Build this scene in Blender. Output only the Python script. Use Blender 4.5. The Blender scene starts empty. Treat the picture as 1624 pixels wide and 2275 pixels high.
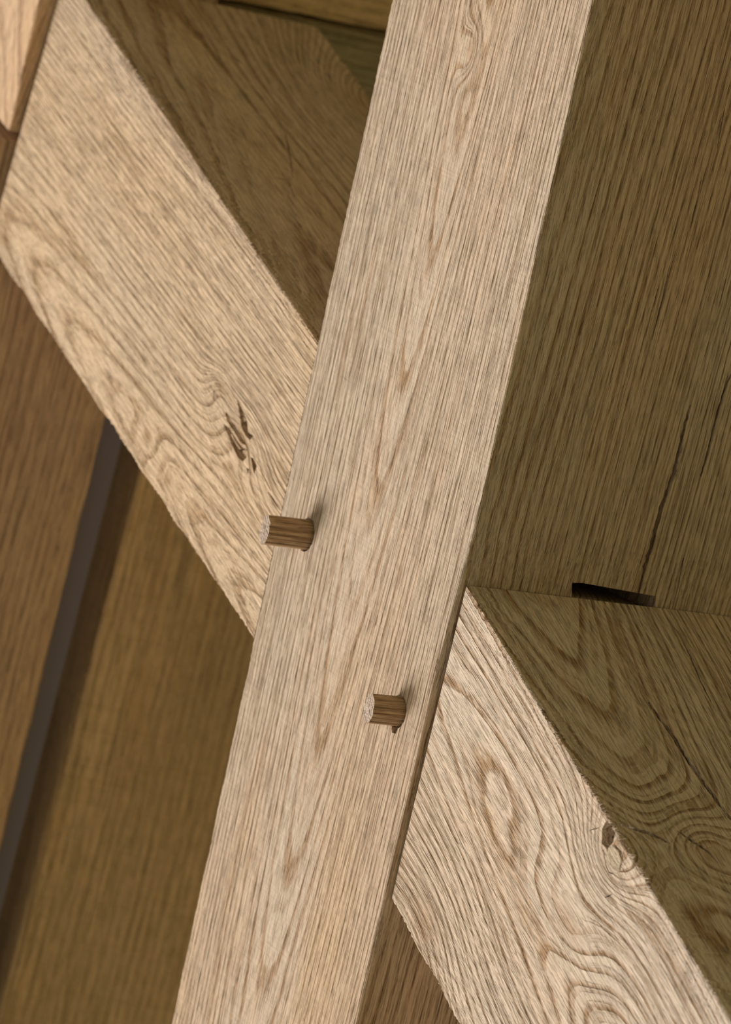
import bpy, bmesh, math, random
from mathutils import Vector, Matrix, noise

# ---------------------------------------------------------------- camera, light, exposure
sc = bpy.context.scene
COL = sc.collection
cam_d = bpy.data.cameras.new('camera')
cam_d.sensor_fit = 'HORIZONTAL'
cam_d.sensor_width = 36.0
cam_d.lens = 36.0 * 10000.0 / 1624.0
cam_d.clip_start = 0.05
cam_d.clip_end = 100
cam_d.dof.use_dof = True
cam_d.dof.focus_distance = 2.50
cam_d.dof.aperture_fstop = 16.0
cam = bpy.data.objects.new('camera', cam_d)
COL.objects.link(cam)
R = Vector((0.5185443, 0.82812773, 0.21287619)).normalized()
F = Vector((-0.82390963, 0.55050402, -0.13460407))
F = (F - R * F.dot(R)).normalized()
U = R.cross(F).normalized()
mw = Matrix(((R.x, U.x, -F.x, 2.02367794), (R.y, U.y, -F.y, -1.42604034), (R.z, U.z, -F.z, 0.36196217), (0, 0, 0, 1)))
cam.matrix_world = mw
sc.camera = cam

SUN_DIR = Vector((-0.42, -1.0, -0.62))      # where the soft daylight comes from
SUN_STRENGTH = 2.95
sun_d = bpy.data.lights.new('daylight', 'SUN')
sun_d.energy = SUN_STRENGTH
sun_d.angle = math.radians(28)
sun_d.color = (1.0, 0.965, 0.93)
sun = bpy.data.objects.new('daylight', sun_d)
sun.rotation_euler = (SUN_DIR).to_track_quat('Z', 'Y').to_euler()
sun.location = SUN_DIR * 3
COL.objects.link(sun)

world = bpy.data.worlds.new('sky')
sc.world = world
world.use_nodes = True
wn = world.node_tree
wn.nodes.clear()
w_out = wn.nodes.new('ShaderNodeOutputWorld')
w_bg = wn.nodes.new('ShaderNodeBackground')
w_tc = wn.nodes.new('ShaderNodeTexCoord')
w_dot = wn.nodes.new('ShaderNodeVectorMath'); w_dot.operation = 'DOT_PRODUCT'
w_dot.inputs[1].default_value = Vector((-0.35, -1.0, -0.35)).normalized()
w_rmp = wn.nodes.new('ShaderNodeValToRGB')
w_rmp.color_ramp.elements[0].position = 0.45
w_rmp.color_ramp.elements[0].color = (0.222, 0.176, 0.062, 1)
w_rmp.color_ramp.elements[1].position = 0.95
w_rmp.color_ramp.elements[1].color = (0.55, 0.50, 0.42, 1)
w_mad = wn.nodes.new('ShaderNodeMath'); w_mad.operation = 'MULTIPLY_ADD'
w_mad.inputs[1].default_value = 0.5; w_mad.inputs[2].default_value = 0.5
wn.links.new(w_tc.outputs['Generated'], w_dot.inputs[0])
wn.links.new(w_dot.outputs['Value'], w_mad.inputs[0])
wn.links.new(w_mad.outputs[0], w_rmp.inputs['Fac'])
wn.links.new(w_rmp.outputs['Color'], w_bg.inputs['Color'])
w_bg.inputs['Strength'].default_value = 1.0
wn.links.new(w_bg.outputs[0], w_out.inputs['Surface'])

sc.view_settings.view_transform = 'Standard'
sc.view_settings.look = 'None'
sc.view_settings.gamma = 1.0
sc.view_settings.use_curve_mapping = False
sc.view_settings.exposure = 0.0

rnd = random.Random(7)

# ---------------------------------------------------------------- node helper
class NB:
    def __init__(s, name):
        s.m = bpy.data.materials.new(name); s.m.use_nodes = True
        s.t = s.m.node_tree; s.t.nodes.clear()
        s.out = s.t.nodes.new('ShaderNodeOutputMaterial')
        s.b = s.t.nodes.new('ShaderNodeBsdfPrincipled')
        s.t.links.new(s.b.outputs[0], s.out.inputs['Surface'])
    def put(s, sock, v):
        if isinstance(v, bpy.types.NodeSocket): s.t.links.new(v, sock)
        elif v is not None:
            sock.default_value = v
    def math(s, op, a, b=None, c=None, clamp=False):
        n = s.t.nodes.new('ShaderNodeMath'); n.operation = op; n.use_clamp = clamp
        for i, v in enumerate((a, b, c)):
            if v is not None: s.put(n.inputs[i], v)
        return n.outputs[0]
    def vec(s, op, a, b=None, scale=None):
        n = s.t.nodes.new('ShaderNodeVectorMath'); n.operation = op
        s.put(n.inputs[0], a)
        if b is not None: s.put(n.inputs[1], b)
        if scale is not None: s.put(n.inputs['Scale'], scale)
        return n.outputs['Value'] if op in ('DOT_PRODUCT', 'LENGTH', 'DISTANCE') else n.outputs['Vector']
    def noise(s, co, detail=2.0, rough=0.5, out='Fac'):
        n = s.t.nodes.new('ShaderNodeTexNoise'); n.inputs['Scale'].default_value = 1.0
        n.inputs['Detail'].default_value = detail; n.inputs['Roughness'].default_value = rough
        s.put(n.inputs['Vector'], co); return n.outputs[out]
    def rng(s, v, a, b, c=0.0, d=1.0, smooth=False):
        n = s.t.nodes.new('ShaderNodeMapRange'); n.clamp = True
        if smooth: n.interpolation_type = 'SMOOTHSTEP'
        s.put(n.inputs['Value'], v)
        for k, x in (('From Min', a), ('From Max', b), ('To Min', c), ('To Max', d)): s.put(n.inputs[k], x)
        return n.outputs['Result']
    def mix(s, f, a, b, mode='MIX'):
        n = s.t.nodes.new('ShaderNodeMix'); n.data_type = 'RGBA'; n.blend_type = mode; n.clamp_factor = True
        s.put(n.inputs[0], f); s.put(n.inputs[6], a); s.put(n.inputs[7], b); return n.outputs[2]
    def sep(s, v):
        n = s.t.nodes.new('ShaderNodeSeparateXYZ'); s.put(n.inputs[0], v); return n.outputs
    def comb(s, x, y, z):
        n = s.t.nodes.new('ShaderNodeCombineXYZ')
        for i, v in enumerate((x, y, z)): s.put(n.inputs[i], v)
        return n.outputs[0]

def C4(c): return (c[0], c[1], c[2], 1.0)

def oak(name, seed, pith=(0, 0), tilt=(0, 0), spacing=0.003, warp=0.006, warp_scale=(9, 9, 1.6), knots=(),
        base=(0.53, 0.385, 0.262), ring=(0.33, 0.185, 0.085), pore=(0.13, 0.072, 0.030), tint=(0.50, 0.42, 0.34), tint_amt=0.5,
        warm=(0.50, 0.30, 0.13), warm_amt=0.15, ring_amt=0.55, pore_amt=0.55, bump=0.0007, saw=0.15, saw_tilt=0.1, blotch=0.22, fibre_amt=0.3, line=900.0, line_amt=0.58):
    """oak with annual rings around a pith line that runs along local Z; knots bend the rings"""
    s = NB(name)
    tc = s.t.nodes.new('ShaderNodeTexCoord').outputs['Object']
    sv = (seed * 3.17, seed * 1.93, seed * 5.31)
    def st(x, y, z, k=0.0):
        return s.vec('ADD', s.vec('MULTIPLY', tc, (x, y, z)), (sv[0] + k, sv[1] + 2 * k, sv[2] - k))
    w = s.vec('SUBTRACT', s.noise(st(*warp_scale), 2.5, 0.5, 'Color'), (0.5, 0.5, 0.5))
    p = s.vec('ADD', tc, s.vec('SCALE', w, scale=warp * 2))
    q = s.sep(p)
    x = s.math('SUBTRACT', s.math('SUBTRACT', q[0], pith[0]), s.math('MULTIPLY', q[2], tilt[0]))
    y = s.math('SUBTRACT', s.math('SUBTRACT', q[1], pith[1]), s.math('MULTIPLY', q[2], tilt[1]))
    r = s.math('SQRT', s.math('ADD', s.math('MULTIPLY', x, x), s.math('MULTIPLY', y, y)))
    core = None
    for (kx, ky, kz, sx, sz, amp) in knots:
        d = s.vec('MULTIPLY', s.vec('SUBTRACT', p, (kx, ky, kz)), (1 / sx, 1 / sx, 1 / sz))
        dd = s.vec('DOT_PRODUCT', d, d)
        g = s.math('EXPONENT', s.math('MULTIPLY', dd, -1.0))
        r = s.math('ADD', r, s.math('MULTIPLY', g, amp))
        cg = s.math('EXPONENT', s.math('MULTIPLY', dd, -9.0))
        core = cg if core is None else s.math('MAXIMUM', core, cg)
    fine = s.noise(st(90, 90, 14, 3.0), 3.0, 0.6)
    r = s.math('ADD', r, s.math('MULTIPLY', s.math('SUBTRACT', fine, 0.5), spacing * 0.35))
    rr = s.math('DIVIDE', r, spacing)
    fr = s.math('FRACT', rr)
    idn = s.noise(s.comb(s.math('MULTIPLY', s.math('FLOOR', rr), 0.73), seed * 1.0, 0.0), 0.0)
    band = s.math('MULTIPLY', s.rng(fr, 0.0, 0.08, smooth=True), s.rng(fr, 0.10, 0.45, 1.0, 0.0, True))
    band = s.math('MULTIPLY', band, s.rng(idn, 0.30, 0.55, 0.45, 1.0))
    brk = s.rng(s.noise(st(300, 300, 55, 11.0), 2.0, 0.6), 0.34, 0.56, 0.35, 1.0)
    band = s.math('MULTIPLY', band, brk)
    pn = s.noise(st(1250, 1250, 62, 5.0), 2.0, 0.6)
    pores = s.rng(pn, 0.53, 0.64, smooth=True)
    pores = s.math('MULTIPLY', pores, s.math('MULTIPLY_ADD', band, 0.65, 0.45))
    # fine lines that run with the rings and bend round the knots
    ln = s.noise(s.comb(s.math('MULTIPLY', r, line), s.math('MULTIPLY_ADD', s.math('ADD', x, y), 14.0, seed), s.math('MULTIPLY', q[2], 9.0)), 3.0, 0.6)
    lines = s.rng(ln, 0.50, 0.66, smooth=True)
    lines = s.math('MULTIPLY', lines, s.rng(s.noise(st(260, 260, 24, 21.0), 2.0, 0.6), 0.36, 0.58, 0.15, 1.0))
    fib = s.noise(st(620, 620, 16, 7.0), 3.0, 0.65)
    ray = s.noise(st(420, 420, 190, 17.0), 2.0, 0.6)
    big = s.noise(st(7, 7, 2.2, 9.0), 2.0, 0.5)
    mid = s.noise(st(35, 35, 7, 13.0), 3.0, 0.55)
    c = s.mix(s.math('MULTIPLY', s.rng(big, 0.35, 0.65, smooth=True), tint_amt), C4(base), C4(tint))
    c = s.mix(s.math('MULTIPLY', s.rng(mid, 0.50, 0.70, smooth=True), warm_amt), c, C4(warm))
    c = s.mix(s.math('MULTIPLY', band, ring_amt), c, C4(ring))
    c = s.mix(s.math('MULTIPLY', lines, line_amt), c, C4(ring))
    f2 = s.math('MULTIPLY_ADD', s.math('SUBTRACT', fib, 0.5), fibre_amt * 2.2, 1.0)
    f2 = s.math('MULTIPLY', f2, s.math('MULTIPLY_ADD', s.math('SUBTRACT', ray, 0.5), fibre_amt * 0.9, 1.0))
    f2 = s.math('MULTIPLY', f2, s.math('MULTIPLY_ADD', s.math('SUBTRACT', mid, 0.5), blotch, 1.0))
    c = s.mix(1.0, c, s.comb(f2, f2, f2), 'MULTIPLY')
    c = s.mix(s.math('MULTIPLY', pores, pore_amt, clamp=True), c, C4(pore))
    if core is not None:
        c = s.mix(s.math('MULTIPLY', core, 0.45), c, C4(ring))
    # height: open pores, raised fibre, band-saw marks across the grain
    z2 = s.sep(tc)
    sawc = s.math('ADD', s.math('MULTIPLY', z2[2], 420.0), s.math('ADD', s.math('MULTIPLY', z2[0], 420.0 * saw_tilt), s.math('MULTIPLY', z2[1], 420.0 * saw_tilt)))
    sawn = s.noise(s.comb(sawc, s.math('MULTIPLY', z2[0], 9.0), s.math('MULTIPLY', z2[1], 9.0)), 2.0, 0.6)
    h = s.math('MULTIPLY', pores, -0.9)
    h = s.math('ADD', h, s.math('MULTIPLY', band, -0.8))
    h = s.math('ADD', h, s.math('MULTIPLY', lines, -0.9))
    h = s.math('ADD', h, s.math('MULTIPLY', fib, 1.1))
    h = s.math('ADD', h, s.math('MULTIPLY', ray, 0.55))
    h = s.math('ADD', h, s.math('MULTIPLY', sawn, saw * 2))
    bn = s.t.nodes.new('ShaderNodeBump')
    bn.inputs['Strength'].default_value = 1.0
    bn.inputs['Distance'].default_value = bump
    s.put(bn.inputs['Height'], h)
    s.put(s.b.inputs['Normal'], bn.outputs[0])
    if saw > 0.3:
        c = s.mix(s.math('MULTIPLY', s.rng(sawn, 0.52, 0.7, smooth=True), 0.22), c, C4(ring))
    s.put(s.b.inputs['Base Color'], c)
    s.b.inputs['Roughness'].default_value = 0.78
    s.b.inputs['Specular IOR Level'].default_value = 0.22
    return s.m

# ---------------------------------------------------------------- mesh helpers
def frame(origin, grain):
    """object frame whose local Z runs along the grain and local Y along world Y"""
    ez = Vector(grain).normalized(); ey = Vector((0, 1, 0)); ex = ey.cross(ez).normalized(); ey = ez.cross(ex)
    m = Matrix.Identity(4)
    for i in range(3):
        m[i][0], m[i][1], m[i][2], m[i][3] = ex[i], ey[i], ez[i], origin[i]
    return m

def link(name, mesh, mat, mtx=None, parent=None):
    o = bpy.data.objects.new(name, mesh); COL.objects.link(o)
    if mat: mesh.materials.append(mat)
    if parent is not None:
        o.parent = parent
        if mtx is not None: o.matrix_local = parent.matrix_basis.inverted() @ mtx
    elif mtx is not None:
        o.matrix_world = mtx
    return o

def tag(o, label, cat, group=None):
    o['label'] = label; o['category'] = cat
    if group: o['group'] = group
    return o

def timber(name, start, end, mtx, mat, rings=200, face=(7, 7), cham=0.0012, rough=0.0005, wave=0.0008, shift=None, seed=1.0, wane=None):
    """start/end: four world corners each, in order A(-u,front) B(+u,front) C(+u,back) D(-u,back).
    Lofts a rounded-corner section between them; edges get the small tears of sawn oak."""
    inv = mtx.inverted()
    S = [Vector(p) for p in start]; E = [Vector(p) for p in end]
    # section as bilinear weights (a across A->B, b front->back) with chamfered corners
    wu = (S[1] - S[0]).length; wd = (S[2] - S[1]).length
    cu = cham / wu; cd = cham / wd
    sec = []
    def seg(p, q, n):
        for i in range(n): t = i / n; sec.append((p[0] + (q[0] - p[0]) * t, p[1] + (q[1] - p[1]) * t))
    pts = [(cu, 0), (1 - cu, 0), (1 - cu * .3, cd * .3), (1, cd), (1, 1 - cd), (1 - cu, 1), (cu, 1), (0, 1 - cd), (0, cd), (cu * .3, cd * .3)]
    n = len(pts)
    for i in range(n):
        p, q = pts[i], pts[(i + 1) % n]
        L = math.hypot((q[0] - p[0]), (q[1] - p[1]))
        seg(p, q, face[0] if L > 0.5 and abs(q[1] - p[1]) < .01 else (face[1] if L > 0.5 else 1))
    bm = bmesh.new()
    grid = []
    length = (E[0] - S[0]).length
    for k in range(rings + 1):
        t = k / rings
        row = []
        for (a, b) in sec:
            ps = (S[0] * (1 - a) + S[1] * a) * (1 - b) + (S[3] * (1 - a) + S[2] * a) * b
            pe = (E[0] * (1 - a) + E[1] * a) * (1 - b) + (E[3] * (1 - a) + E[2] * a) * b
            P = ps.lerp(pe, t)
            if shift: P = P + shift(P, a, b)
            # edge tears: strongest at the arrises
            ea = min(a, 1 - a) * wu; eb = min(b, 1 - b) * wd
            edge = math.exp(-(ea / (cham * 2)) ** 2) * math.exp(-(eb / (cham * 2)) ** 2)
            s_ = t * length
            qn = Vector((round(a) * 7.3 + seed, round(b) * 5.1, s_ * 420))
            qw = Vector((round(a) * 3.3 + seed, round(b) * 9.1, s_ * 38))
            ctr = (S[0] + S[2] + E[0] + E[2]) / 4
            inward = ((ps + (pe - ps) * t) * 0)
            da = Vector(S[1] - S[0]).normalized() * (1 if a < .5 else -1)
            db = Vector(S[2] - S[1]).normalized() * (1 if b < .5 else -1)
            amt = rough * (noise.noise(qn) + .3) + wave * noise.noise(qw)
            P = P + (da + db * 0.6) * (amt * edge)
            if 0 < k < rings:
                pass
            row.append(bm.verts.new(inv @ P))
        grid.append(row)
    N = len(sec)
    for k in range(rings):
        for i in range(N):
            bm.faces.new((grid[k][i], grid[k][(i + 1) % N], grid[k + 1][(i + 1) % N], grid[k + 1][i]))
    bm.faces.new(list(reversed(grid[0]))); bm.faces.new(grid[-1])
    bmesh.ops.recalc_face_normals(bm, faces=bm.faces)
    me = bpy.data.meshes.new(name); bm.to_mesh(me); bm.free()
    o = link(name, me, mat, mtx)
    return o

def prism_bm(bm, poly, n, depth, out=0.004, taper=1.0):
    """adds a closed prism: poly (world points on a face) pushed along -n by depth"""
    n = Vector(n).normalized(); P = [Vector(p) for p in poly]
    c = sum(P, Vector()) / len(P)
    top = [bm.verts.new(p + n * out) for p in P]
    bot = [bm.verts.new(c + (p - c) * taper - n * depth) for p in P]
    k = len(P)
    for i in range(k):
        bm.faces.new((top[i], top[(i + 1) % k], bot[(i + 1) % k], bot[i]))
    bm.faces.new(list(reversed(top))); bm.faces.new(bot)

def crack_bm(bm, line, n, width, depth, jag=0.17, step=0.0025):
    n = Vector(n).normalized(); L = [Vector(p) for p in line]
    pts = []
    for a, b in zip(L, L[1:]):
        m = max(1, int((b - a).length / step))
        for i in range(m): pts.append(a.lerp(b, i / m))
    pts.append(L[-1])
    m = len(pts); left = []; right = []
    for i, p in enumerate(pts):
        d = (pts[min(i + 1, m - 1)] - pts[max(i - 1, 0)]).normalized()
        sd = n.cross(d).normalized()
        t = i / (m - 1)
        wv = width * (0.12 + 0.88 * math.sin(math.pi * min(1, max(0, 0.06 + t * 0.9))) ** 0.6) * (1 + jag * rnd.uniform(-1, 1)) / 2
        off = sd * width * jag * rnd.uniform(-1, 1) * 0.9
        left.append(p + off + sd * wv); right.append(p + off - sd * wv)
    rows = []
    for i in range(m):
        c = (left[i] + right[i]) / 2
        rows.append([bm.verts.new(left[i] + n * 0.002), bm.verts.new(right[i] + n * 0.002),
                     bm.verts.new(c + (right[i] - c) * .6 - n * depth), bm.verts.new(c + (left[i] - c) * .6 - n * depth)])
    for i in range(m - 1):
        for j in range(4):
            bm.faces.new((rows[i][j], rows[i][(j + 1) % 4], rows[i + 1][(j + 1) % 4], rows[i + 1][j]))
    bm.faces.new(list(reversed(rows[0]))); bm.faces.new(rows[-1])

def carve(o, builders):
    """cuts each recess out of the timber for real; nothing is left behind in the scene"""
    for build in builders:
        bm = bmesh.new(); build(bm)
        bmesh.ops.recalc_face_normals(bm, faces=bm.faces)
        me = bpy.data.meshes.new('tmp'); bm.to_mesh(me); bm.free()
        c = bpy.data.objects.new('tmp', me); COL.objects.link(c)
        md = o.modifiers.new('b', 'BOOLEAN'); md.operation = 'DIFFERENCE'; md.solver = 'EXACT'; md.object = c
        bpy.context.view_layer.update()
        dg = bpy.context.evaluated_depsgraph_get()
        new = bpy.data.meshes.new_from_object(o.evaluated_get(dg))
        o.modifiers.clear()
        if len(new.polygons) > 50: 
            old = o.data; o.data = new; bpy.data.meshes.remove(old)
        bpy.data.objects.remove(c); bpy.data.meshes.remove(me)
# recesses and drying checks, in metres on the timber faces
CUT = {'U_hollow1': [(-0.2879, 0.0008, 0.0289), (-0.2783, 0.0008, 0.0275), (-0.2693, 0.0008, 0.024), (-0.2611, 0.0008, 0.0205), (-0.2552, 0.0008, 0.0188), (-0.2491, 0.0008, 0.019), (-0.2479, 0.0008, 0.0136), (-0.2521, 0.0008, 0.0096), (-0.2594, 0.0008, 0.011), (-0.2702, 0.0008, 0.0173), (-0.2786, 0.0008, 0.0231)],
'U_hollow2': [(-0.2871, 0.0008, 0.0368), (-0.2811, 0.0008, 0.0343), (-0.2685, 0.0008, 0.0291), (-0.2574, 0.0008, 0.024), (-0.25, 0.0008, 0.0203), (-0.2557, 0.0008, 0.0198), (-0.2607, 0.0008, 0.0213), (-0.2737, 0.0008, 0.0272), (-0.2834, 0.0008, 0.0308)],
'U_hollow3': [(-0.2776, 0.0008, 0.0472), (-0.2708, 0.0008, 0.0434), (-0.264, 0.0008, 0.0396), (-0.2573, 0.0008, 0.0342), (-0.2537, 0.0008, 0.0282), (-0.246, 0.0008, 0.0274), (-0.2493, 0.0008, 0.0239), (-0.2558, 0.0008, 0.0254), (-0.2639, 0.0008, 0.0305), (-0.2673, 0.0008, 0.0351), (-0.2723, 0.0008, 0.0416)],
'U_hollow4': [(-0.2467, 0.0008, 0.0161), (-0.2431, 0.0008, 0.0162), (-0.2361, 0.0008, 0.0118), (-0.2373, 0.0008, 0.0058), (-0.2409, 0.0008, 0.0092)],
'U_hollow5': [(-0.2488, 0.0008, 0.0089), (-0.2442, 0.0008, 0.0084), (-0.2448, 0.0008, 0.0045)],
'U_c1': [(-0.3033, 0.0008, 0.0456), (-0.302, 0.0008, 0.0417), (-0.3001, 0.0008, 0.0379)],
'U_c2': [(-0.2322, 0.0008, 0.0111), (-0.2254, 0.0008, 0.0071), (-0.2157, 0.0008, 0.0014)],
'U_c3': [(-0.2182, 0.0008, 0.0003), (-0.2078, 0.0008, -0.0042), (-0.2013, 0.0008, -0.0071)],
'L_hollow': [(0.1667, 0.0045, -0.0935), (0.1686, 0.0045, -0.0883), (0.1735, 0.0045, -0.0887), (0.1785, 0.0045, -0.0918), (0.1792, 0.0045, -0.0975), (0.1753, 0.0045, -0.1033), (0.1698, 0.0045, -0.1013)],
'L_c1': [(0.1573, 0.0045, -0.0974), (0.1612, 0.0045, -0.0954), (0.1652, 0.0045, -0.0935)],
'L_c2': [(0.1725, 0.0045, -0.1032), (0.1748, 0.0045, -0.1071), (0.1773, 0.0045, -0.1104), (0.1815, 0.0045, -0.1133), (0.1853, 0.0045, -0.113), (0.1884, 0.0045, -0.1132)],
'L_c3': [(0.1804, 0.0045, -0.0985), (0.1847, 0.0045, -0.0995), (0.1869, 0.0045, -0.1002), (0.1897, 0.0045, -0.1025)],
'L_c4': [(0.1828, 0.0045, -0.1266), (0.186, 0.0045, -0.1247), (0.1884, 0.0045, -0.123)],
'L_c5': [(0.1804, 0.0045, -0.1402), (0.1873, 0.0045, -0.1421), (0.1933, 0.0045, -0.1434), (0.1991, 0.0045, -0.1445)],
'LT_1': [(0.0048, 0.1412, -0.0065), (0.0183, 0.1423, -0.013), (0.0364, 0.1397, -0.0218), (0.0544, 0.1354, -0.0305), (0.0721, 0.1328, -0.0391)],
'LT_2': [(0.0774, 0.0852, -0.0417), (0.1009, 0.0871, -0.0531), (0.1209, 0.0877, -0.0628), (0.1357, 0.0882, -0.07), (0.1487, 0.0897, -0.0763), (0.1631, 0.0915, -0.0833), (0.1726, 0.0938, -0.0879)],
'LT_3': [(0.1734, 0.0105, -0.0883), (0.1753, 0.016, -0.0892), (0.1781, 0.0238, -0.0906), (0.181, 0.0304, -0.092), (0.1851, 0.0369, -0.094)],
'LT_4': [(0.1751, 0.0479, -0.0891), (0.1825, 0.0541, -0.0927), (0.1883, 0.0597, -0.0955), (0.1966, 0.0626, -0.0996)],
'LT_5': [(0.005, 0.1765, -0.0065), (0.0141, 0.176, -0.0109), (0.0285, 0.1755, -0.0179)],
'S_1': [(0.0, 0.1233, 0.0028), (0.0, 0.1232, 0.0124), (0.0, 0.1223, 0.0203), (0.0, 0.1229, 0.0296), (0.0, 0.1233, 0.0443), (0.0, 0.1236, 0.0549), (0.0, 0.1258, 0.0644), (0.0, 0.1273, 0.0765), (0.0, 0.1274, 0.0897), (0.0, 0.1273, 0.1028), (0.0, 0.1275, 0.116)],
'S_2': [(0.0, 0.1463, 0.076), (0.0, 0.148, 0.0894), (0.0, 0.1475, 0.1026), (0.0, 0.1483, 0.1173), (0.0, 0.1497, 0.1293), (0.0, 0.1516, 0.1401)],
'S_3': [(0.0, 0.0908, 0.1493), (0.0, 0.0915, 0.1637), (0.0, 0.0918, 0.1742), (0.0, 0.0915, 0.1923)],
'S_4': [(0.0, 0.0997, 0.2142), (0.0, 0.1002, 0.2272), (0.0, 0.0997, 0.2426)],
'S_5': [(0.0, 0.1056, 0.2615), (0.0, 0.1052, 0.2718), (0.0, 0.1045, 0.2845)],
'S_6': [(0.0, 0.1501, -0.005), (0.0, 0.1499, 0.0097), (0.0, 0.1481, 0.0256), (0.0, 0.1468, 0.0441)],
'S_slot': [(0.0, 0.0758, 0.0055), (0.0, 0.0826, 0.0062), (0.0, 0.1363, 0.0036), (0.0, 0.1388, -0.0053), (0.0, 0.078, -0.0027)],
'UT_1': [(-0.4519, 0.0973, 0.2047), (-0.4335, 0.0934, 0.1967), (-0.4064, 0.0835, 0.185), (-0.3821, 0.0732, 0.1744)],
'UT_2': [(-0.3783, 0.0578, 0.1728), (-0.3784, 0.068, 0.1729), (-0.3582, 0.063, 0.1641)],
'UT_3': [(-0.4068, 0.028, 0.1851), (-0.3923, 0.0277, 0.1789), (-0.377, 0.0238, 0.1722)],
'UT_4': [(-0.5812, 0.0894, 0.2607), (-0.5541, 0.0872, 0.2489), (-0.5274, 0.0851, 0.2374), (-0.5058, 0.0818, 0.228)],
'UT_5': [(-0.4415, 0.058, 0.2002), (-0.4294, 0.059, 0.1949), (-0.4137, 0.0548, 0.1881)],
'UTknot_520_128': [(-0.5212, 0.0961, 0.2347)],
'UTknot_530_135': [(-0.5181, 0.0981, 0.2333)],
'UTknot_498_155': [(-0.5026, 0.0796, 0.2266)],
'UTknot_578_295': [(-0.4305, 0.0724, 0.1954)],
'UTknot_655_170': [(-0.5114, 0.1389, 0.2304)],
'UTknot_340_172': [(-0.4756, 0.013, 0.2149)],
'FLp_1355_1930': [(0.1814, 0.0045, -0.1112)],
'FLp_1320_1800': [(0.1569, 0.0045, -0.0864)],
'FLp_1300_2120': [(0.1772, 0.0045, -0.1598)],
'FUp_490_870': [(-0.2951, 0.0008, 0.0455)],
'FUp_540_970': [(-0.259, 0.0008, 0.0252)],
'FUp_330_970': [(-0.3676, 0.0008, 0.0012)],
'FP_1045_100': [(-0.1085, 0.0, 0.2874)],
'FP_840_980': [(-0.1136, 0.0, 0.0547)],
'FP_790_1190': [(-0.1154, 0.0, -0.0019)],
'knot': [(0.1756, 0.0045, -0.1041), (0.179, 0.0045, -0.0989), (0.1855, 0.0045, -0.0997), (0.1897, 0.0045, -0.1035), (0.1904, 0.0045, -0.1092), (0.1867, 0.0045, -0.1126), (0.1813, 0.0045, -0.1129), (0.177, 0.0045, -0.1096)],
'splinters': [[(-0.2837, 0.0008, 0.0307), (-0.2816, 0.0008, 0.0319), (-0.2652, 0.0008, 0.0249), (-0.2555, 0.0008, 0.0195), (-0.2588, 0.0008, 0.0184), (-0.2674, 0.0008, 0.0229)], [(-0.2764, 0.0008, 0.0232), (-0.2745, 0.0008, 0.024), (-0.2662, 0.0008, 0.0201), (-0.2613, 0.0008, 0.0174), (-0.2632, 0.0008, 0.0166)], [(-0.2674, 0.0008, 0.0388), (-0.2651, 0.0008, 0.0386), (-0.2621, 0.0008, 0.035), (-0.2637, 0.0008, 0.0336)], [(-0.2588, 0.0008, 0.0168), (-0.2552, 0.0008, 0.0188), (-0.25, 0.0008, 0.0169), (-0.2509, 0.0008, 0.0137), (-0.2555, 0.0008, 0.0142)]]}

# ---------------------------------------------------------------- materials
YN = (0, -1, 0)
UG = Vector((1, 0, -0.41)); LG = Vector((1, 0, -0.49))
m_up = frame((-0.30, 0.10, 0.04), UG)
m_lo = frame((0.15, 0.10, -0.16), LG)
def loc(m, P): return m.inverted() @ Vector(P)

mat_post = oak('pale_oak_post', 1.0, pith=(-0.105, -0.034), tilt=(0.012, 0.05), spacing=0.0036, warp=0.0045,
               knots=[(-0.1085, 0, 0.285, 0.010, 0.018, 0.010)], base=(0.60, 0.435, 0.295), tint=(0.575, 0.475, 0.37), tint_amt=0.8,
               ring_amt=0.85, pore_amt=0.6, saw=0.3, line=900.0)
kU = loc(m_up, (-0.259, 0.0008, 0.0252)); kU2 = loc(m_up, (-0.3676, 0.0008, 0.0012)); kU3 = loc(m_up, (-0.295, 0, 0.0455)); kU5 = loc(m_up, (-0.49, 0.185, 0.22))
mat_up = oak('pale_oak_brace', 2.0, pith=(0.062, -0.052), tilt=(0.0, -0.05), spacing=0.0034, warp=0.006,
             knots=[(kU.x, kU.y, kU.z, 0.020, 0.034, -0.016), (kU2.x, kU2.y, kU2.z, 0.012, 0.02, 0.006), (kU3.x, kU3.y, kU3.z, 0.011, 0.018, -0.009), (kU5.x, kU5.y, kU5.z, 0.05, 0.075, 0.035)],
             base=(0.66, 0.475, 0.305), tint=(0.66, 0.53, 0.40), tint_amt=0.5, ring_amt=0.65, pore_amt=0.45, saw=0.1, fibre_amt=0.36, bump=0.0011, line=650.0)
kL = loc(m_lo, (0.1814, 0.0045, -0.105)); kL2 = loc(m_lo, (0.155, 0.0045, -0.150)); kL3 = loc(m_lo, (0.03, 0.0045, -0.19)); kL4 = loc(m_lo, (0.19, 0.06, -0.10))
mat_lo = oak('pale_knotty_oak_brace', 3.0, pith=(0.0, -0.058), tilt=(0.10, -0.07), spacing=0.0042, warp=0.009, warp_scale=(10, 10, 4),
             knots=[(kL.x, kL.y, kL.z, 0.022, 0.030, 0.030), (kL2.x, kL2.y, kL2.z, 0.022, 0.05, 0.016), (kL3.x, kL3.y, kL3.z, 0.03, 0.045, 0.012), (kL4.x, kL4.y, kL4.z, 0.028, 0.035, 0.026)],
             base=(0.66, 0.52, 0.39), tint=(0.67, 0.57, 0.47), tint_amt=0.6, ring_amt=0.9, pore_amt=0.45, saw=0.1, fibre_amt=0.36, bump=0.0011, line=600.0)
mat_knot = oak('ochre_knot', 9.0, pith=(0.02, 0.03), spacing=0.0015, warp=0.004, warp_scale=(90, 90, 60), base=(0.60, 0.46, 0.31), ring=(0.42, 0.27, 0.14), ring_amt=0.35, pore_amt=0.3, saw=0.0, bump=0.0008)
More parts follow.
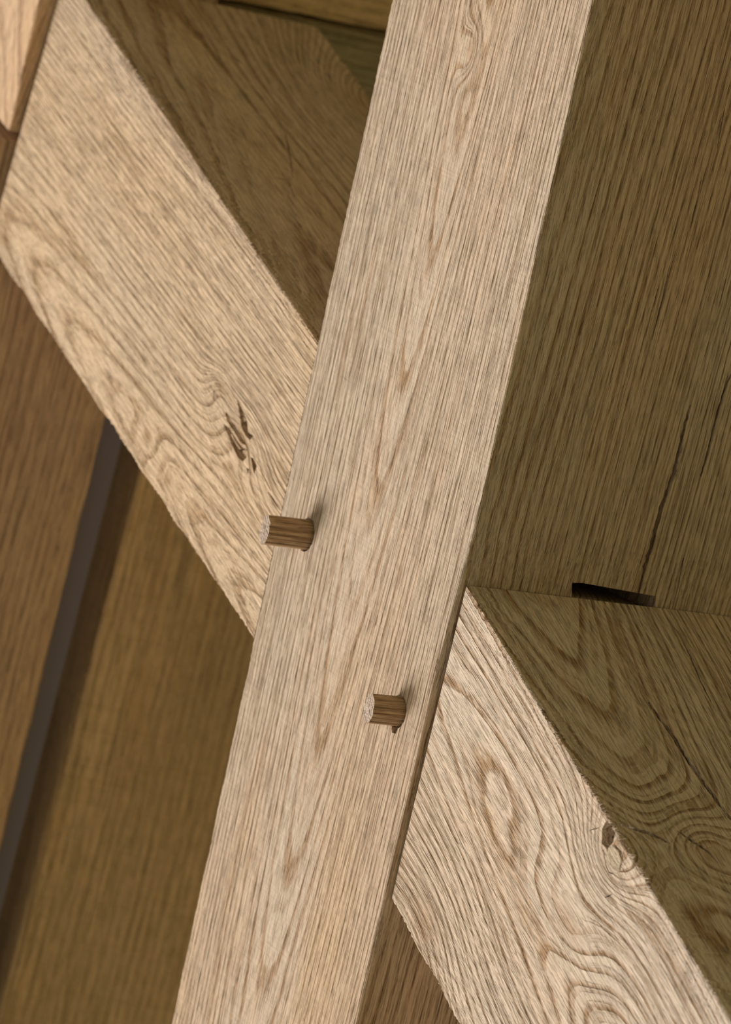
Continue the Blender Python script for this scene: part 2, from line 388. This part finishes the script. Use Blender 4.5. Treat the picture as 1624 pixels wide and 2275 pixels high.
mat_peg = oak('brown_oak_peg', 4.0, pith=(0.02, 0.03), spacing=0.003, warp=0.001, base=(0.50, 0.34, 0.20), ring=(0.26, 0.14, 0.06), ring_amt=0.7, pore_amt=0.7, saw=0.0, tint_amt=0.2)
mat_peg_end = oak('pale_peg_end', 8.0, pith=(0.02, 0.03), spacing=0.002, warp=0.001, base=(0.62, 0.49, 0.40), ring=(0.45, 0.32, 0.22), ring_amt=0.3, pore_amt=0.3, saw=0.0, tint_amt=0.2)
mat_left = oak('warm_oak_timber', 5.0, pith=(0.02, 0.2), tilt=(0.03, 0.06), spacing=0.0075, warp=0.012, base=(0.70, 0.48, 0.30), ring=(0.36, 0.205, 0.12), warm=(0.52, 0.32, 0.17),
               tint=(0.58, 0.42, 0.29), ring_amt=0.7, pore_amt=0.3, saw=0.0, warm_amt=0.35, blotch=0.5)
mat_rear = oak('tan_sawn_oak_timber', 6.0, pith=(0.15, 0.3), tilt=(0.02, 0.03), spacing=0.008, warp=0.010, base=(0.76, 0.55, 0.335), ring=(0.42, 0.26, 0.13),
               tint=(0.50, 0.33, 0.18), ring_amt=0.6, pore_amt=0.25, saw=0.6, warm_amt=0.3, blotch=0.4)
mat_cross = oak('grey_green_oak_beam', 7.0, pith=(0.15, 0.3), tilt=(0.02, 0.03), spacing=0.006, warp=0.012, base=(0.42, 0.37, 0.25), ring=(0.24, 0.19, 0.11),
                tint=(0.33, 0.32, 0.24), ring_amt=0.6, pore_amt=0.3, saw=0.2, warm_amt=0.1)
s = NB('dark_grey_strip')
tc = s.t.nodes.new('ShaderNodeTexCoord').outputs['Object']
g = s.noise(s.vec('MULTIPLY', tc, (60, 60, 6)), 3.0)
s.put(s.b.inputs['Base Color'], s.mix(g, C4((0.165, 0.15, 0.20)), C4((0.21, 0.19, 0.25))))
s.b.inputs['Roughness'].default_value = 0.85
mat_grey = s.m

# ---------------------------------------------------------------- main post
def post_shift(P, a, b):
    """the right side of the post is planed back a few millimetres beside the lower brace"""
    z = P.z
    if z > 0.03: v = -0.0008
    elif z > 0.004: v = -0.0008 - 0.0026 * (0.03 - z) / 0.026
    elif z > -0.05: v = -0.0034 - 0.0039 * (0.004 - z) / 0.054
    else: v = -0.0073 - 0.0013 * min(1, (-0.05 - z) / 0.2)
    l = 0.0008 + 0.0014 * min(1, max(0, (0.1 - z) / 0.4))
    return Vector((v * a + l * (1 - a), 0, 0))
PZ0, PZ1 = -0.62, 0.62
post = timber('oak_post',
    [(-0.1998, 0, PZ0), (0, 0, PZ0), (0, 0.215, PZ0), (-0.1998, 0.215, PZ0)],
    [(-0.1998, 0, PZ1), (0, 0, PZ1), (0, 0.215, PZ1), (-0.1998, 0.215, PZ1)],
    Matrix.Identity(4), mat_post, rings=520, face=(8, 8), cham=0.0013, rough=0.0003, wave=0.0007, shift=post_shift, seed=2.0)
tag(post, 'large pale oak post running top to bottom through the middle, pegged twice', 'post')

XN = (1, 0, 0)
def sx(P, d=-0.001): return [(p[0] + d, p[1], p[2]) for p in P]
def post_cracks(bm):
    crack_bm(bm, sx(CUT['S_1']), XN, 0.0034, 0.032)
def hole(cx, cz, r, k=18, sq=1.0):
    return [(cx + math.cos(i / k * 2 * math.pi) * r * sq, 0, cz + math.sin(i / k * 2 * math.pi) * r) for i in range(k)]
PEG1 = (-0.1665, -0.0137); PEG2 = (-0.0350, -0.0850)
carve(post, [
    lambda bm: prism_bm(bm, sx(CUT['S_slot'], -0.002), XN, 0.07, out=0.006),
    post_cracks,
    lambda bm: crack_bm(bm, sx(CUT['S_2']), XN, 0.0023, 0.022),
    lambda bm: crack_bm(bm, sx(CUT['S_3']), XN, 0.0013, 0.008),
    lambda bm: crack_bm(bm, sx(CUT['S_4']), XN, 0.0010, 0.008),
    lambda bm: crack_bm(bm, sx(CUT['S_5']), XN, 0.0010, 0.008),
    lambda bm: crack_bm(bm, sx(CUT['S_6'], -0.003), XN, 0.0011, 0.008),
    lambda bm: prism_bm(bm, hole(PEG1[0], PEG1[1], 0.0102, sq=0.84), YN, 0.05),
    lambda bm: prism_bm(bm, hole(PEG2[0] - .0003, PEG2[1] - 0.0006, 0.0098, sq=0.9), YN, 0.05),
    lambda bm: prism_bm(bm, [(PEG2[0] - 0.0035, 0, -0.0925), (PEG2[0] + 0.0042, 0, -0.0915), (PEG2[0] + 0.0030, 0, -0.0975), (PEG2[0] - 0.001, 0, -0.0980)], YN, 0.01),
])

# ---------------------------------------------------------------- braces
def utop(x): return 0.009 - 0.433 * x
def ubot(x): return 0.0694 - 0.387 * (x + 0.6014)
YF, YB = 0.0008, 0.1955
xe_t, xe_b = -0.5952, -0.6225
brace_up = timber('diagonal_brace',
    [(xe_b, YF, ubot(xe_b)), (xe_t, YF, utop(xe_t)), (-0.585, YB, utop(-0.585)), (xe_b + .004, YB, ubot(xe_b + .004))],
    [(-0.1992, YF, ubot(-0.1992)), (-0.1997, YF, utop(-0.1997)), (-0.1997, YB, utop(-0.1997)), (-0.1992, YB, ubot(-0.1992))],
    m_up, mat_up, rings=330, face=(8, 8), cham=0.0014, rough=0.0009, wave=0.0014, seed=5.0)
tag(brace_up, 'pale oak diagonal brace with a splintered hollow, at the upper left', 'brace', 'pale oak diagonal braces')
UN = Vector((0.433, 0, 1))
def cr(n, N, w, d): return lambda bm: crack_bm(bm, CUT[n], N, w, d)
carve(brace_up, [
    lambda bm: prism_bm(bm, CUT['U_hollow2'], YN, 0.0018, taper=0.8),
    lambda bm: prism_bm(bm, CUT['U_hollow1'], YN, 0.0085, taper=0.6),
    lambda bm: prism_bm(bm, CUT['U_hollow3'], YN, 0.0110, taper=0.6),
    lambda bm: prism_bm(bm, CUT['U_hollow4'], YN, 0.006, taper=0.6),
    lambda bm: prism_bm(bm, CUT['U_hollow5'], YN, 0.003, taper=0.6),
    cr('U_c1', YN, 0.0012, 0.004), cr('U_c2', YN, 0.0010, 0.003), cr('U_c3', YN, 0.0010, 0.003),
    cr('UT_1', UN, 0.0010, 0.004), cr('UT_2', UN, 0.0012, 0.004), cr('UT_3', UN, 0.0008, 0.004), cr('UT_4', UN, 0.0008, 0.004), cr('UT_5', UN, 0.0008, 0.004),
    lambda bm: crack_bm(bm, [(-0.5234, 0.0946, 0.23563), (-0.519, 0.0976, 0.23373)], UN, 0.0022, 0.004),
    lambda bm: crack_bm(bm, [(-0.5203, 0.0966, 0.23429), (-0.5159, 0.09960000000000001, 0.23238)], UN, 0.0024, 0.004),
    lambda bm: crack_bm(bm, [(-0.5048, 0.0781, 0.22758), (-0.5004000000000001, 0.0811, 0.22567)], UN, 0.0018, 0.004),
    lambda bm: crack_bm(bm, [(-0.4327, 0.0709, 0.19636), (-0.4283, 0.07390000000000001, 0.19445)], UN, 0.0022, 0.004),
    lambda bm: crack_bm(bm, [(-0.5136, 0.1374, 0.23139), (-0.5092, 0.1404, 0.22948)], UN, 0.0012, 0.004),
    lambda bm: crack_bm(bm, [(-0.4778, 0.0115, 0.21589), (-0.47340000000000004, 0.014499999999999999, 0.21398)], UN, 0.0016, 0.004),
    lambda bm: crack_bm(bm, [(-0.5002, 0.1265, 0.22559), (-0.4958, 0.1295, 0.22368)], UN, 0.0014, 0.004),

])

YL, YLB = 0.0043, 0.205
def ltop(x): return -0.0041 - 0.4855 * x
def lbot(x): return -0.1870 - 0.495 * (x + 0.0085)
XE = 0.50
brace_lo = timber('diagonal_brace',
    [(-0.0072, YL, lbot(-0.0072)), (-0.0026, YL, ltop(-0.0026)), (-0.0026, YLB, ltop(-0.0026)), (-0.0072, YLB, lbot(-0.0072))],
    [(XE, YL, lbot(XE)), (XE, YL, ltop(XE)), (XE, YLB, ltop(XE)), (XE, YLB, lbot(XE))],
    m_lo, mat_lo, rings=400, face=(8, 8), cham=0.0014, rough=0.0010, wave=0.0014, seed=9.0)
tag(brace_lo, 'knotty pale oak diagonal brace with swirling grain, at the lower right', 'brace', 'pale oak diagonal braces')
LN = Vector((0.4855, 0, 1))
carve(brace_lo, [
    lambda bm: prism_bm(bm, CUT['L_hollow'], YN, 0.012, taper=0.7),
    cr('L_c1', YN, 0.0008, 0.003), cr('L_c2', YN, 0.0009, 0.004), cr('L_c3', YN, 0.0009, 0.004), cr('L_c4', YN, 0.0012, 0.003), cr('L_c5', YN, 0.0007, 0.003),
    cr('LT_1', LN, 0.0015, 0.008), cr('LT_2', LN, 0.0032, 0.03), cr('LT_3', LN, 0.0026, 0.035), cr('LT_4', LN, 0.0024, 0.035), cr('LT_5', LN, 0.0009, 0.005),
])

def relief(name, poly, height, sink, mat, mtx, parent, label=None, n=(0, -1, 0), inner=0.55, seed=1):
    """low solid lump standing on a face: outline, a raised inner ring, closed underneath"""
    r_ = random.Random(seed); n = Vector(n); P = [Vector(p) for p in poly]
    Q = []
    for i in range(len(P)):
        a, b2 = P[i], P[(i + 1) % len(P)]
        for t in (0, .33, .66): Q.append(a.lerp(b2, t) + (a - b2).normalized().cross(n) * r_.uniform(-.0002, .0002))
    c = sum(Q, Vector()) / len(Q); inv = mtx.inverted(); bm = bmesh.new(); rows = []
    for s_, hh in ((1.0, -sink), (1.0, 0.0), (0.93, height * .6), (inner, height), (inner * .5, height * .9)):
        rows.append([bm.verts.new(inv @ (c + (q - c) * s_ + n * (hh + (r_.uniform(-.15, .15) * height if hh > 0 else 0)))) for q in Q])
    k = len(Q)
    for a, b2 in zip(rows, rows[1:]):
        for i in range(k): bm.faces.new((a[i], a[(i + 1) % k], b2[(i + 1) % k], b2[i]))
    bm.faces.new(rows[-1]); bm.faces.new(list(reversed(rows[0])))
    bmesh.ops.recalc_face_normals(bm, faces=bm.faces)
    me = bpy.data.meshes.new(name); bm.to_mesh(me); bm.free()
    o = link(name, me, mat, mtx, parent)
    if label: o['label'] = label
    return o
relief('knot', CUT['knot'], 0.0008, 0.003, mat_knot, m_lo, brace_lo, 'ochre knot beside the hollow', seed=3)
for i_, sp in enumerate(CUT['splinters']):
    relief('splinter', [(p[0], p[1] + 0.0022, p[2]) for p in sp], 0.0012, 0.0035, mat_up, m_up, brace_up, seed=10 + i_)

def fibres(edge, n_out, along, count, ln, spread, mat, mtx, parent, seed):
    """torn oak fibres standing off a sawn edge: thin three-sided spikes rooted in the timber"""
    r_ = random.Random(seed); bm = bmesh.new(); inv = mtx.inverted()
    E = [Vector(e) for e in edge]; n_out = Vector(n_out).normalized(); along = Vector(along).normalized(); sd = n_out.cross(along)
    for _ in range(count):
        i = r_.randrange(len(E) - 1); p = E[i].lerp(E[i + 1], r_.random()) + sd * r_.uniform(-.0006, .0006) - n_out * 0.0006
        d = (along * r_.uniform(.5, 1.0) + n_out * r_.uniform(.15, spread) + sd * r_.uniform(-.25, .25)).normalized()
        L = ln * r_.uniform(.35, 1.0); w = r_.uniform(.00012, .0003)
        u = d.orthogonal().normalized(); v = d.cross(u)
        base = [bm.verts.new(inv @ (p + (u * math.cos(a) + v * math.sin(a)) * w)) for a in (0, 2.1, 4.2)]
        midp = p + d * L * .6 + n_out * r_.uniform(-.0002, .0004)
        mid = [bm.verts.new(inv @ (midp + (u * math.cos(a) + v * math.sin(a)) * w * .7)) for a in (0, 2.1, 4.2)]
        tip = bm.verts.new(inv @ (midp + (d + sd * r_.uniform(-.4, .4)) * L * .4))
        for j in range(3):
            bm.faces.new((base[j], base[(j + 1) % 3], mid[(j + 1) % 3], mid[j])); bm.faces.new((mid[j], mid[(j + 1) % 3], tip))
        bm.faces.new(list(reversed(base)))
    bmesh.ops.recalc_face_normals(bm, faces=bm.faces)
    me = bpy.data.meshes.new('torn_fibres'); bm.to_mesh(me); bm.free()
    o = link('torn_fibres', me, mat, mtx, parent); o['kind'] = 'stuff'
    return o
def etop(f, xs, y): return [(x, y, f(x)) for x in xs]
fibres(etop(ltop, (0.125, 0.14, 0.15, 0.16, 0.17, 0.185, 0.20, 0.215), YL), LN, (1, 0, -.5), 240, 0.0050, 0.9, mat_lo, m_lo, brace_lo, 41)
fibres(etop(ltop, (0.02, 0.1, 0.2, 0.3), YL), LN, (1, 0, -.5), 260, 0.0028, 0.5, mat_lo, m_lo, brace_lo, 42)
fibres(etop(utop, (-0.54, -0.5, -0.46, -0.42), YF), UN, (1, 0, -.43), 220, 0.0050, 0.8, mat_up, m_up, brace_up, 43)
fibres(etop(utop, (-0.42, -0.3, -0.21), YF), UN, (1, 0, -.43), 200, 0.0028, 0.5, mat_up, m_up, brace_up, 44)

# ---------------------------------------------------------------- pegs
def make_peg(name, c, length, rx, rz, seed, cut):
    """riven oak peg, a rounded octagon, driven in along Y; its outer end is cut at a slant"""
    r_ = random.Random(seed); K = 32
    root = bpy.data.objects.new(name, None); COL.objects.link(root); root.location = (c[0], 0, c[1]); root.empty_display_size = 0.01
    bpy.context.view_layer.update()
    mtx = Matrix.Translation((c[0], 0, c[1])) @ Matrix.Rotation(math.radians(90), 4, 'X')   # local Z = world -Y
    bm = bmesh.new(); rows = []
    rad = []
    for i in range(K):
        a = i / K * 2 * math.pi
        f = 1.0 / max(abs(math.cos(((a + 0.2) % (math.pi / 4)) - math.pi / 8)), .1) * math.cos(math.pi / 8)
        rad.append(f * (1 + r_.uniform(-.018, .018)))
    steps = 14
    for k in range(steps + 1):
        t = k / steps; row = []
        for i in range(K):
            a = i / K * 2 * math.pi
            x = math.cos(a) * rx * rad[i]; z = math.sin(a) * rz * rad[i]
            tp = 1.0 - 0.03 * t
            y = -0.035 + (length + 0.035 + cut * x + r_.uniform(-.0003, .0003)) * t
            if k == steps: tp *= 0.985
            row.append(bm.verts.new((x * tp, z * tp, y)))
        rows.append(row)
    for k in range(steps):
        for i in range(K):
            bm.faces.new((rows[k][i], rows[k][(i + 1) % K], rows[k + 1][(i + 1) % K], rows[k + 1][i]))
    bm.faces.new(list(reversed(rows[0])))
    bmesh.ops.recalc_face_normals(bm, faces=bm.faces)
    me = bpy.data.meshes.new('peg_shaft'); bm.to_mesh(me)
    peg = link('peg_shaft', me, mat_peg, mtx, root)
    # end grain, slightly fractured, closes the peg
    ring_co = [v.co.copy() for v in rows[-1]]
    bm.free(); bm = bmesh.new()
    rows = [[bm.verts.new(c_) for c_ in ring_co]]
    inner = []
    for s_ in (0.66, 0.33):
        row = [bm.verts.new((v.co.x * s_, v.co.y * s_, length + cut * v.co.x * s_ + r_.uniform(-.0005, .0002))) for v in rows[-1]]
        inner.append(row)
    prev = rows[-1]
    for row in inner:
        for i in range(K): bm.faces.new((prev[i], prev[(i + 1) % K], row[(i + 1) % K], row[i]))
        prev = row
    cv = bm.verts.new((0, 0, length - .0003))
    for i in range(K): bm.faces.new((prev[i], prev[(i + 1) % K], cv))
    bmesh.ops.recalc_face_normals(bm, faces=bm.faces)
    if sum((f.normal.z for f in bm.faces)) < 0: bmesh.ops.reverse_faces(bm, faces=bm.faces)
    me = bpy.data.meshes.new('cut_end'); bm.to_mesh(me); bm.free()
    e = link('cut_end', me, mat_peg_end, mtx, root)
    e['label'] = 'pale cut end of the peg'
    return root
p1 = make_peg('wooden_peg', PEG1, 0.0290, 0.0072, 0.0096, 3, 0.16)
tag(p1, 'upper oak peg, standing out near the left edge of the post by the brace', 'peg', 'oak pegs in the post')
p2 = make_peg('wooden_peg', PEG2, 0.0198, 0.0078, 0.0093, 8, 0.18)
tag(p2, 'lower oak peg, with a small notch under it, near the post right edge', 'peg', 'oak pegs in the post')

# ---------------------------------------------------------------- timbers at the left
def xa(z): return -0.5985 + 0.177 * (z - 0.246) - 0.0010
def ya(z): return -0.0125 - 0.074 * (z - 0.246)
zt = 0.60
au = timber('oak_post',
    [(-0.80, ya(.155) , 0.2157), (xa(.155), ya(.155), 0.1545), (xa(.155), 0.120, 0.1545), (-0.80, 0.120, 0.2157)],
    [(-0.80, ya(.45), zt), (xa(zt), ya(zt), zt), (xa(zt), 0.120, zt), (-0.80, 0.120, zt)],
    frame((-0.7, 0.05, 0.3), (0, 0, 1)), mat_left, rings=150, face=(6, 6), cham=0.0012, rough=0.0004, wave=0.001, seed=13.0)
tag(au, 'oak timber at the top left corner, ending in a slanted scarf joint', 'post')
al = timber('oak_post',
    [(-0.82, -0.006, -0.75), (-0.629, -0.006, -0.75), (-0.629, 0.0947, -0.75), (-0.82, 0.0947, -0.75)],
    [(-0.82, -0.0085, 0.2060), (-0.6238, -0.0085, 0.1475), (-0.6238, 0.1235, 0.1475), (-0.82, 0.1235, 0.2060)],
    frame((-0.7, 0.05, -0.3), (0, 0, 1)), mat_left, rings=260, face=(6, 6), cham=0.0012, rough=0.0004, wave=0.001, seed=17.0)
tag(al, 'warm brown oak timber down the left edge, below the scarf joint, behind the upper brace', 'post')

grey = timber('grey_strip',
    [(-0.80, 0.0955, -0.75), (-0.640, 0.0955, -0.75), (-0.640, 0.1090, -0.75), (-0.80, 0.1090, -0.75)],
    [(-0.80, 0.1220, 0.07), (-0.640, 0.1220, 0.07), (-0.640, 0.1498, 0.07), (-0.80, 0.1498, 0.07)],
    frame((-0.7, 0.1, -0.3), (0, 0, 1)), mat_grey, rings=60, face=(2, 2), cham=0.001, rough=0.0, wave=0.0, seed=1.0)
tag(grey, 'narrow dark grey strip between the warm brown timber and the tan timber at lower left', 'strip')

rear = timber('oak_post',
    [(-0.86, 0.139, -0.80), (-0.664, 0.139, -0.80), (-0.664, 0.42, -0.80), (-0.86, 0.42, -0.80)],
    [(-0.86, 0.185, 0.09), (-0.664, 0.185, 0.09), (-0.664, 0.42, 0.09), (-0.86, 0.42, 0.09)],
    frame((-0.7, 0.3, -0.3), (0, 0, 1)), mat_rear, rings=120, face=(6, 6), cham=0.004, rough=0.0003, wave=0.001, seed=21.0)
tag(rear, 'wide tan rough-sawn oak timber in the lower left background, seen between brace and post', 'post')

def ybeam(name, x0, x1, z0, z1, y0, y1, mat, seed):
    """beam running in depth (grain along Y)"""
    m = Matrix(((1, 0, 0, x1), (0, 0, 1, (y0 + y1) / 2), (0, -1, 0, (z0 + z1) / 2), (0, 0, 0, 1)))
    return timber(name, [(x0, y0, z1), (x1, y0, z1), (x1, y0, z0), (x0, y0, z0)], [(x0, y1, z1), (x1, y1, z1), (x1, y1, z0), (x0, y1, z0)],
                  m, mat, rings=120, face=(4, 4), cham=0.003, rough=0.0006, wave=0.002, seed=seed)
cross = ybeam('cross_beam', -0.86, -0.650, 0.093, 0.2655, 0.155, 0.62, mat_cross, 31.0)
tag(cross, 'dark greenish-grey oak beam behind the top of the upper brace', 'beam')
rail = ybeam('oak_rail', -0.86, -0.636, 0.267, 0.42, 0.125, 0.62, mat_rear, 35.0)
tag(rail, 'tan oak rail along the top edge, above the greenish-grey beam', 'beam')
